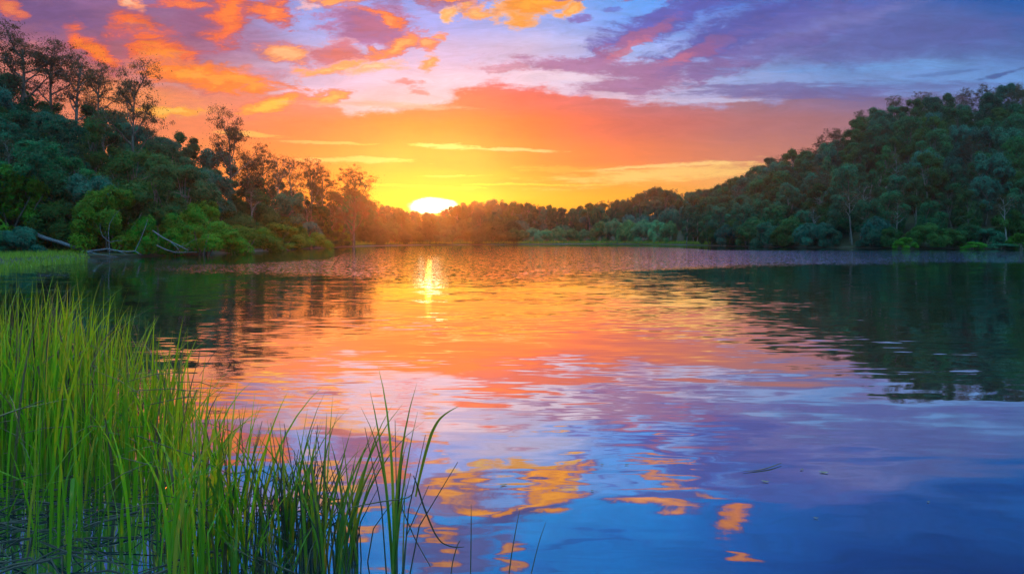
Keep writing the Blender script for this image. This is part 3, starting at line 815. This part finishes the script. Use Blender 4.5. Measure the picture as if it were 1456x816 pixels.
# ------------------------------------------------------------------ dead wood at the left bank
def dead_wood():
    Y0 = 66.0
    def path(pts):
        return np.array([(wx(px, Y0 + dy), Y0 + dy, wz(py, Y0 + dy)) for px, py, dy in pts])
    t = empty('fallen_log', (wx(140, Y0), Y0, 0)); tag(t, 'bleached fallen log lying half in the water beside the grass spit', 'log')
    org = np.array(t.location)
    def part(name, pts, r0, r1, par=t):
        p = path(pts) - org
        mb = MB(); mb.tube(p, np.linspace(r0, r1, len(p)) * .62, 8)
        return obj(name, mb.mesh(name, M_DEAD, True), par)
    part('trunk', [(46, 331, 3), (62, 338, 2.5), (86, 345, 2), (104, 351, 1.2), (118, 356, .5), (128, 359.5, 0)], .34, .24)
    part('limb', [(118, 358, .3), (138, 356, 0), (152, 354, -.2), (168, 357, 0), (182, 358, 0), (192, 357, .2), (201, 362.5, .3)], .16, .06)
    part('limb', [(122, 357, .2), (140, 362, -.5), (158, 364.5, -.8), (172, 366, -1)], .12, .03)
    part('branch', [(192, 357, .2), (200, 340, .4), (207, 322, .6), (210, 312, .8)], .07, .03)
    part('branch', [(168, 357, 0), (176, 360, -.4), (181, 363, -.6)], .07, .02)
    def snag(name, label, pts, r0, r1, subs=()):
        o = empty(name, (path(pts[:1])[0][0], Y0, 0)); tag(o, label, 'branch')
        og = np.array(o.location)
        for nm, ps, a, b in [('limb', pts, r0, r1)] + list(subs):
            p = path(ps) - og; mb = MB(); mb.tube(p, np.linspace(a, b, len(p)) * .6, 6); obj(nm, mb.mesh(nm, M_DEAD, True), o)
    snag('dead_branch', 'long bleached branch leaning down to the water in front of the mounded bush', [(217, 328, 3), (232, 338, 1.5), (248, 346, 0), (262, 353, -1), (268, 356, -1)], .11, .05,
         [('twig', [(256, 351, -.5), (264, 349, -1), (272, 343, -1.5), (280, 339, -1.5)], .04, .015), ('twig', [(244, 345, 0), (252, 352, -1), (256, 359, -1)], .05, .015)])
    snag('dead_branch', 'lower bleached branch resting on the water under the longer one', [(223, 349, 1), (236, 355, 0), (249, 359, -1), (262, 359, -1.5), (280, 358.5, -1.5)], .09, .04,
         [('twig', [(249, 359, -1), (256, 352, -1.2), (262, 345, -1)], .04, .015), ('twig', [(262, 359, -1.5), (268, 352, -1.5), (272, 356, -1.5)], .03, .012)])
    # forked pale stems showing in front of the tall bush
    o = empty('forked_stem', (wx(155, 64.5), 64.5, 0)); tag(o, 'pale forked dead stem standing in front of the tall bright bush', 'dead tree')
    og = np.array(o.location)
    for nm, ps in [('stem', [(156, 362, -1.5), (155, 344, -1.5), (154, 330, -1.5), (156, 318, -1.5), (163, 306, -1.5), (171, 298, -1.5)]),
                   ('limb', [(154, 343, -1.5), (146, 336, -1.6), (143, 328, -1.6), (142, 318, -1.6)]), ('limb', [(155, 345, -1.5), (164, 342.5, -1.8), (174, 342, -2)])]:
        p = path(ps) - og; mb = MB(); mb.tube(p, np.linspace(.036, .014, len(p)), 6); obj(nm, mb.mesh(nm, M_DEAD, True), o)


dead_wood()


# ------------------------------------------------------------------ grasses
def blade_mat(name, dark, light, tip, trans=.5, rough=.35, spec=.4):
    m, B = mat(name)
    geo = B.n('ShaderNodeNewGeometry')
    r = geo.outputs['Random Per Island']
    c = B.mix(r, (*dark, 1), (*light, 1))
    dry = B.ss(B.m('FRACT', B.m('MULTIPLY', r, 17.3)), .80, .98)
    c = B.mix(B.m('MULTIPLY', dry, .8), c, (*tip, 1))
    nz = B.noise(geo.outputs['Position'], 14, 3, .6)
    c = B.mix(B.m('MULTIPLY', B.ss(nz, .55, .75), .45), c, (*tip, 1))
    p = B.n('ShaderNodeBsdfPrincipled'); B.put(p.inputs['Base Color'], c)
    p.inputs['Roughness'].default_value = rough; p.inputs['Specular IOR Level'].default_value = spec
    t = B.n('ShaderNodeBsdfTranslucent'); B.put(t.inputs[0], B.mix(.5, c, (*light, 1)))
    mx = B.n('ShaderNodeMixShader'); mx.inputs[0].default_value = trans
    B.nt.links.new(p.outputs[0], mx.inputs[1]); B.nt.links.new(t.outputs[0], mx.inputs[2])
    o = B.n('ShaderNodeOutputMaterial'); B.nt.links.new(mx.outputs[0], o.inputs[0])
    return m


M_REED = blade_mat('green reed', (.005, .075, .010), (.19, .46, .010), (.42, .34, .05))
M_TUFT = blade_mat('darker tuft', (.02, .09, .015), (.13, .30, .02), (.26, .30, .05), .4)
M_DRY = blade_mat('dry stem', (.05, .045, .03), (.14, .11, .06), (.30, .24, .13), .1, .6, .3)
M_STEM = blade_mat('dark wet stem', (.012, .018, .014), (.04, .05, .03), (.05, .05, .035), .05, .3, .5)
M_LITTER = blade_mat('wet dead reed', (.010, .012, .016), (.035, .036, .036), (.06, .055, .045), .05, .3, .35)
M_SPIT = blade_mat('spit grass', (.09, .20, .02), (.20, .32, .03), (.30, .34, .05), .3, .6, .2)


def blade(mb, p0, h, lean, bend, width, rng, k=8, kink=None):
    """one tapering, folded grass blade from p0; lean = xy vector at the top, bend = extra droop of the tip"""
    t = np.linspace(0, 1, k + 1)
    la = np.array(lean, float)
    xy = np.outer(t ** 1.6, la) + np.outer(t ** 4, la / (np.linalg.norm(la) + 1e-6) * bend)
    z = h * (t - .35 * (bend / max(h, .1)) * t ** 4)
    c = np.column_stack([p0[0] + xy[:, 0], p0[1] + xy[:, 1], p0[2] + z])
    if kink is not None:
        i = int(kink[0] * k); d = np.array(kink[1], float)
        for j in range(i + 1, k + 1):
            c[j] = c[i] + d * h * (t[j] - t[i])
    th = rng.uniform(-.9, .9) + (math.pi if rng.random() < .5 else 0)
    s = np.array([math.cos(th), math.sin(th), 0]); nn = np.array([-s[1], s[0], 0])
    w = width * .5 * np.clip(np.minimum(.55 + 1.6 * t, 1.0) * (1 - t ** 3.0), .04, 1)
    v = np.stack([c - s * w[:, None], c + nn * (w * .35)[:, None], c + s * w[:, None]], 1).reshape(-1, 3)
    i = np.arange(k) * 3
    f = np.concatenate([np.stack([i, i + 1, i + 4, i + 3], -1), np.stack([i + 1, i + 2, i + 5, i + 4], -1)])
    mb.add(v, f)


def reeds():
    rng = np.random.default_rng(9)
    mb = MB(); dry = MB()
    n = 0
    while n < 2050:
        Y = rng.uniform(3.15, 8.2); px = rng.uniform(-260, 345)
        edge = np.interp(Y, [3.1, 3.6, 4.5, 6, 8.2], [330, 330, 285, 235, 90])
        if px > edge + rng.normal() * 16: continue
        if Y < 4.3 and px < 225 and rng.random() < (.95 if Y < 3.6 else .7): continue           # ragged, open front
        n += 1
        x = wx(px, Y)
        hm = np.interp(px, [-260, 80, 160, 250, 340], [1.30, 1.26, 1.12, 1.02, .84])
        h = hm * min(1.16, max(.35, rng.normal(.80, .20)))
        ln = rng.normal(size=2) * .075 + np.array([.02, 0]); bd = abs(rng.normal()) * .06 if rng.random() < .75 else rng.uniform(.15, .4)
        kink = None
        if rng.random() < .10: kink = (rng.uniform(.5, .8), (rng.normal() * .7, rng.normal() * .5, rng.uniform(-.6, .3)))
        blade(mb if rng.random() > .10 else dry, (x, Y, -.05), h, ln, bd, rng.uniform(.008, .024), rng, 8, kink)
    for _ in range(70):                                                        # straws fallen across the stand
        Y = rng.uniform(3.3, 6.5); px = rng.uniform(-60, 330); a = rng.uniform(0, 6.28); L = rng.uniform(.25, .6)
        z = rng.uniform(.1, .85); p = np.array([wx(px, Y), Y, z]); d = np.array([math.cos(a), math.sin(a) * .5, rng.normal() * .35]) * L
        dry.tube(np.array([p - d * .5, p + np.array([0, 0, .02]), p + d * .5]), [.0022, .0025, .0015], 4)
    o = obj('reeds', mb.mesh('reeds', M_REED)); tag(o, 'dense bed of tall green reeds in the near left shallows', 'reeds', kind='stuff')
    o = obj('dry_reeds', dry.mesh('dry_reeds', M_DRY)); tag(o, 'dry brown reed blades and broken straws among the green reed bed', 'reeds', kind='stuff')
    # wet litter of dead reeds on the mud and water
    lt = MB()
    for _ in range(190):
        Y = rng.uniform(2.9, 4.7); px = rng.uniform(-200, 470)
        if px > 330 and rng.random() < .75: continue
        x = wx(px, Y); a = rng.normal() * .55; L = rng.uniform(.2, .7)
        z = max(gz(x, Y), 0) + rng.uniform(.004, .05)
        p = np.array([x, Y, z]); d = np.array([math.cos(a), math.sin(a), 0]) * L * .5; b = np.array([0, rng.normal() * .09, rng.uniform(.0, .07)])
        w = rng.uniform(.003, .008)
        lt.tube(np.array([p - d, p - d * .4 + b * .7, p + d * .3 + b, p + d]), [w * .5, w, w, w * .4], 4)
    o = obj('reed_litter', lt.mesh('reed_litter', M_LITTER)); tag(o, 'wet dark litter of fallen reed stalks around the reed bases', 'reed litter', kind='stuff')


reeds()


def tufts():
    def tuft(px, Y, n, hm, wid, label, seed, mt=M_TUFT, stems=6, lean=(.0, .0), spread=.10, base=-.05):
        rng = np.random.default_rng(seed)
        o = empty('reed_tuft', (wx(px, Y), Y, 0)); tag(o, label, 'reed tuft')
        b = MB(); s = MB()
        n = int(n * .68); hm *= 1.10
        for i in range(n):
            q = rng.normal(size=2) * np.array([wid, wid * .7]) * .8
            ln = q * 1.2 + rng.normal(size=2) * spread + np.array(lean)
            blade(b, (q[0], q[1], base), hm * rng.uniform(.55, 1.05), ln, abs(rng.normal()) * .07, rng.uniform(.010, .019), rng, 9)
        obj('blades', b.mesh('tuft_blades', mt), o)
        for i in range(stems):
            q = rng.normal(size=2) * np.array([wid, wid * .8]); ln = rng.normal(size=2) * .12
            h = hm * rng.uniform(.3, .8)
            s.tube(np.array([(q[0], q[1], -.1), (q[0] + ln[0] * .3, q[1] + ln[1] * .3, h * .5), (q[0] + ln[0], q[1] + ln[1], h)]), [.0042, .0034, .0015], 5)
        if stems: obj('stems', s.mesh('tuft_stems', M_STEM), o)
        return o
    tuft(328, 3.55, 20, .90, .05, 'bright green tuft at the right edge of the main reed bed', 1, M_REED)
    tuft(350, 3.40, 12, .72, .035, 'short bright tuft with a broad central blade just right of the reed bed', 2, M_REED, 4)
    tuft(372, 3.75, 14, .66, .05, 'thin tangled tuft between the short bright tuft and the feathery one', 3, M_TUFT, 12)
    tuft(405, 3.60, 22, .86, .05, 'feathery upright tuft with leaning tips, middle of the tuft row', 4, M_TUFT, 10, (.05, 0))
    tuft(425, 3.95, 10, .60, .05, 'low dark tuft behind the feathery upright one', 5, M_TUFT, 10)
    tuft(452, 3.50, 18, .78, .04, 'mid-height green tuft with curved tips left of the fan-shaped tuft', 6, M_TUFT, 10, (.05, 0))
    tuft(482, 3.45, 24, .84, .045, 'fan-shaped tuft leaning right beside the dark tall tuft', 7, M_TUFT, 9, (.10, 0), .12)
    tuft(390, 3.35, 10, .45, .06, 'low scruffy tuft at the bottom in front of the feathery one', 8, M_TUFT, 12)
    tuft(562, 3.32, 13, 1.02, .018, 'tall narrow tuft with dark bare stems, rightmost of the upright tufts', 9, M_TUFT, 9, (.01, 0), .055)
    tuft(345, 3.9, 16, .80, .07, 'loose upright tuft half hidden behind the short bright one', 12, M_REED, 14)
    tuft(438, 3.75, 12, .70, .05, 'sparse tuft of dark stems behind the mid-height green one', 13, M_TUFT, 16)
    tuft(505, 3.6, 9, .66, .035, 'thin dark tuft filling behind the fan-shaped one', 14, M_TUFT, 12, (.04, 0))
    # long bent blade right of the tall tuft
    def sweep(name, label, cat, pts, r, mt, flat=False):
        p = np.array([(wx(a, Y), Y, wz(b, Y)) for a, b, Y in pts])
        o_ = p[0].copy(); o_[2] = 0
        mb = MB()
        # smooth through the points
        t = np.arange(len(p)); tt = np.linspace(0, len(p) - 1, len(p) * 5)
        sm = np.column_stack([np.interp(tt, t, p[:, i]) for i in range(3)])
        for _ in range(4): sm[1:-1] = sm[:-2] * .25 + sm[1:-1] * .5 + sm[2:] * .25
        rr = np.interp(tt, np.linspace(0, len(p) - 1, len(r)), r)
        mb.tube(sm - o_, rr, 6)
        ob = obj(name, mb.mesh(name, mt, True)); ob.location = o_; tag(ob, label, cat)
        return ob
    br = empty('bent_reed', (wx(597, 3.5), 3.5, 0)); tag(br, 'long dark reed arching up right of the tall tuft then folded down into the water', 'reed')
    og = np.array(br.location)
    def ribbon(name, pts, ws, mt):
        p = np.array([(wx(a, Y), Y, wz(b, Y)) for a, b, Y in pts]) - og
        tt = np.linspace(0, len(p) - 1, len(p) * 5); sm = np.column_stack([np.interp(tt, np.arange(len(p)), p[:, i]) for i in range(3)])
        for _ in range(4): sm[1:-1] = sm[:-2] * .25 + sm[1:-1] * .5 + sm[2:] * .25
        w = np.interp(tt, np.linspace(0, len(p) - 1, len(ws)), ws) * .5
        tg = unit(np.gradient(sm, axis=0)); sd = unit(np.cross(tg, np.array([.45, 1, .1]))); nn = np.cross(sd, tg)
        v = np.stack([sm - sd * w[:, None], sm + nn * (w * .45)[:, None], sm + sd * w[:, None]], 1).reshape(-1, 3)
        i = np.arange(len(sm) - 1) * 3
        mb = MB(); mb.add(v, np.concatenate([np.stack([i, i + 1, i + 4, i + 3], -1), np.stack([i + 1, i + 2, i + 5, i + 4], -1)]))
        return obj(name, mb.mesh(name, mt), br)
    ribbon('blade', [(591, 706, 3.5), (594, 690, 3.5), (599, 668, 3.5), (606, 640, 3.5), (614, 614, 3.5), (624, 596, 3.5), (636, 586, 3.48), (651, 578, 3.46)], [.010, .013, .016, .017, .016, .012, .007, .0015], M_TUFT)
    ribbon('stem', [(588, 676, 3.5), (594, 692, 3.5), (601, 716, 3.5), (611, 742, 3.5), (618, 758, 3.5), (628, 772, 3.48), (645, 778, 3.46), (660, 777, 3.44)], [.006, .010, .011, .011, .010, .008, .006, .003], M_STEM)
    sweep('straw', 'pale broken straw lying level across the dark stems of the tall tuft', 'straw', [(494, 722, 3.30), (540, 713, 3.28), (580, 708, 3.26), (588, 700, 3.26), (590, 686, 3.28)], [.002, .0035, .003, .002, .001], M_DRY)
    sweep('dry_stalk', 'thin dry stalk with a seed knot, left of the two at the bottom edge', 'stalk', [(669, 830, 3.3), (669.5, 790, 3.3), (670, 750, 3.3), (670, 716, 3.3)], [.0034, .003, .0026, .001], M_STEM)
    sweep('dry_stalk', 'thin leaning dry stalk with side twigs, right of the knotted one', 'stalk', [(722, 830, 3.3), (727, 790, 3.3), (733, 755, 3.3), (739, 724, 3.3)], [.0034, .003, .0024, .001], M_STEM)
    sweep('dry_stalk', 'bare slanting stalk, rightmost at the bottom edge', 'stalk', [(752, 830, 3.3), (760, 795, 3.3), (767, 768, 3.3), (776, 742, 3.3)], [.003, .0024, .002, .001], M_STEM)
    sweep('dry_stalk', 'short hooked dark stalk under the end of the folded reed', 'stalk', [(640, 830, 3.3), (643, 800, 3.3), (650, 775, 3.3), (654, 768, 3.3)], [.003, .003, .0026, .0018], M_STEM)
    sweep('dry_stalk', 'dark stalk leaning left out of the water below the tall tuft', 'stalk', [(612, 805, 3.35), (592, 770, 3.35), (578, 738, 3.35), (566, 708, 3.35)], [.0022, .0026, .003, .002], M_STEM)
    # floating bits
    sweep('floating_twig', 'thin curved twig floating on the blue water right of centre', 'twig', [(1056, 669.5, 4.98), (1076, 669, 5.0), (1095, 664, 5.06), (1111, 658, 5.15)], [.001, .0035, .004, .002], M_DRY)
    rng = np.random.default_rng(3)
    for px, py, L, lab in [(1088, 685, .045, 'pale ragged leaf floating just below the curved twig'), (1171, 672, .06, 'long pale leaf floating right of the curved twig'), (1140, 668, .03, 'tiny brown leaf floating between the twig and the long pale leaf'),
                           (1320, 714, .02, 'speck of pale leaf alone on the dark blue water at the right'), (1160, 737, .025, 'speck of leaf on the dark blue water below the long pale leaf'), (891, 661, .03, 'dark bud floating near the middle of the picture'),
                           (856, 661, .022, 'pale speck floating left of the dark bud'), (842, 698, .022, 'pale speck floating below the other near the orange reflections'), (716, 690, .05, 'pale sliver of leaf floating among the orange reflections')]:
        Y = CAMH * F / (py - HY); a = rng.uniform(-.5, .5); L *= 1.1
        mb = MB(); k = 7
        t = np.linspace(0, 1, k); w = np.sin(t * math.pi) * L * .22 + .001
        ca, sa = math.cos(a), math.sin(a)
        row = lambda s, zz: np.column_stack([(t - .5) * L * ca - s * w * sa, (t - .5) * L * sa + s * w * ca, zz + .004 * np.abs(t - .5) * 2])
        v = np.concatenate([row(-1, .002), row(0, .0005), row(1, .003)]); i = np.arange(k - 1)
        mb.add(v, np.concatenate([np.stack([i, i + 1, i + k + 1, i + k], -1), np.stack([i + k, i + k + 1, i + 2 * k + 1, i + 2 * k], -1)]))
        o = obj('floating_leaf', mb.mesh('floating_leaf', M_FLOAT)); o.location = (wx(px, Y), Y, .002); tag(o, lab, 'leaf')


M_FLOAT = plain('pale floating leaf', (.10, .085, .06), (.26, .23, .18), 40, .5)
tufts()


def spit():
    """low grass spit on the left bank, and the mown strip on the far shore"""
    rng = np.random.default_rng(15)
    mb = MB(); n = 0
    poly = [(-60, 388), (0, 385), (40, 381), (80, 375), (112, 370), (127, 366), (112, 361), (60, 359), (0, 357), (-60, 356)]
    pw = np.array([(wx(px, CAMH * F / (py - HY)), CAMH * F / (py - HY)) for px, py in poly])
    def inside(x, y):
        c = False
        for a, b in zip(pw, np.roll(pw, -1, 0)):
            if (a[1] > y) != (b[1] > y) and x < a[0] + (y - a[1]) * (b[0] - a[0]) / (b[1] - a[1]): c = not c
        return c
    lo, hi = pw.min(0), pw.max(0)
    while n < 9000:
        x = rng.uniform(lo[0], hi[0]); y = rng.uniform(lo[1], hi[1])
        if not inside(x, y): continue
        n += 1
        blade(mb, (x, y, max(gz(x, y), -.02) - .02), rng.uniform(.15, .55), rng.normal(size=2) * .12, .05, rng.uniform(.03, .06), rng, 2)
    o = obj('spit_grass', mb.mesh('spit_grass', M_SPIT)); tag(o, 'short bright grass covering the low spit on the left bank', 'grass', kind='stuff')
    mb = MB()
    for _ in range(5000):
        px = rng.uniform(480, 1010); s = sil(px)[0]; Y = s + rng.uniform(1, 14); x = wx(px, Y)
        if lake_dist(np.array([x]), np.array([Y]))[0] < .2: continue
        blade(mb, (x, Y, max(gz(x, Y), 0) - .02), rng.uniform(.4, 1.1), rng.normal(size=2) * .2, .1, rng.uniform(.1, .2), rng, 2)
    o = obj('shore_grass', mb.mesh('shore_grass', M_SPIT)); tag(o, 'strip of grass along the far shore below the trees', 'grass', kind='stuff')


spit()


# ------------------------------------------------------------------ haze
def haze():
    m, B = mat('haze')
    v = B.n('ShaderNodeVolumePrincipled')
    v.inputs['Color'].default_value = (.86, .88, .95, 1)
    v.inputs['Density'].default_value = HAZE_D
    v.inputs['Anisotropy'].default_value = .86
    o = B.n('ShaderNodeOutputMaterial'); B.nt.links.new(v.outputs[0], o.inputs['Volume'])
    x0, x1, y0, y1, z0, z1 = -640, 640, -640, 640, -3.2, 80
    mb = MB()
    mb.add([(x0, y0, z0), (x1, y0, z0), (x1, y1, z0), (x0, y1, z0), (x0, y0, z1), (x1, y0, z1), (x1, y1, z1), (x0, y1, z1)],
           [(0, 3, 2, 1), (4, 5, 6, 7), (0, 1, 5, 4), (1, 2, 6, 5), (2, 3, 7, 6), (3, 0, 4, 7)])
    tag(obj('haze', mb.mesh('haze', m)), kind='stuff')


HAZE_D = .00027
haze()
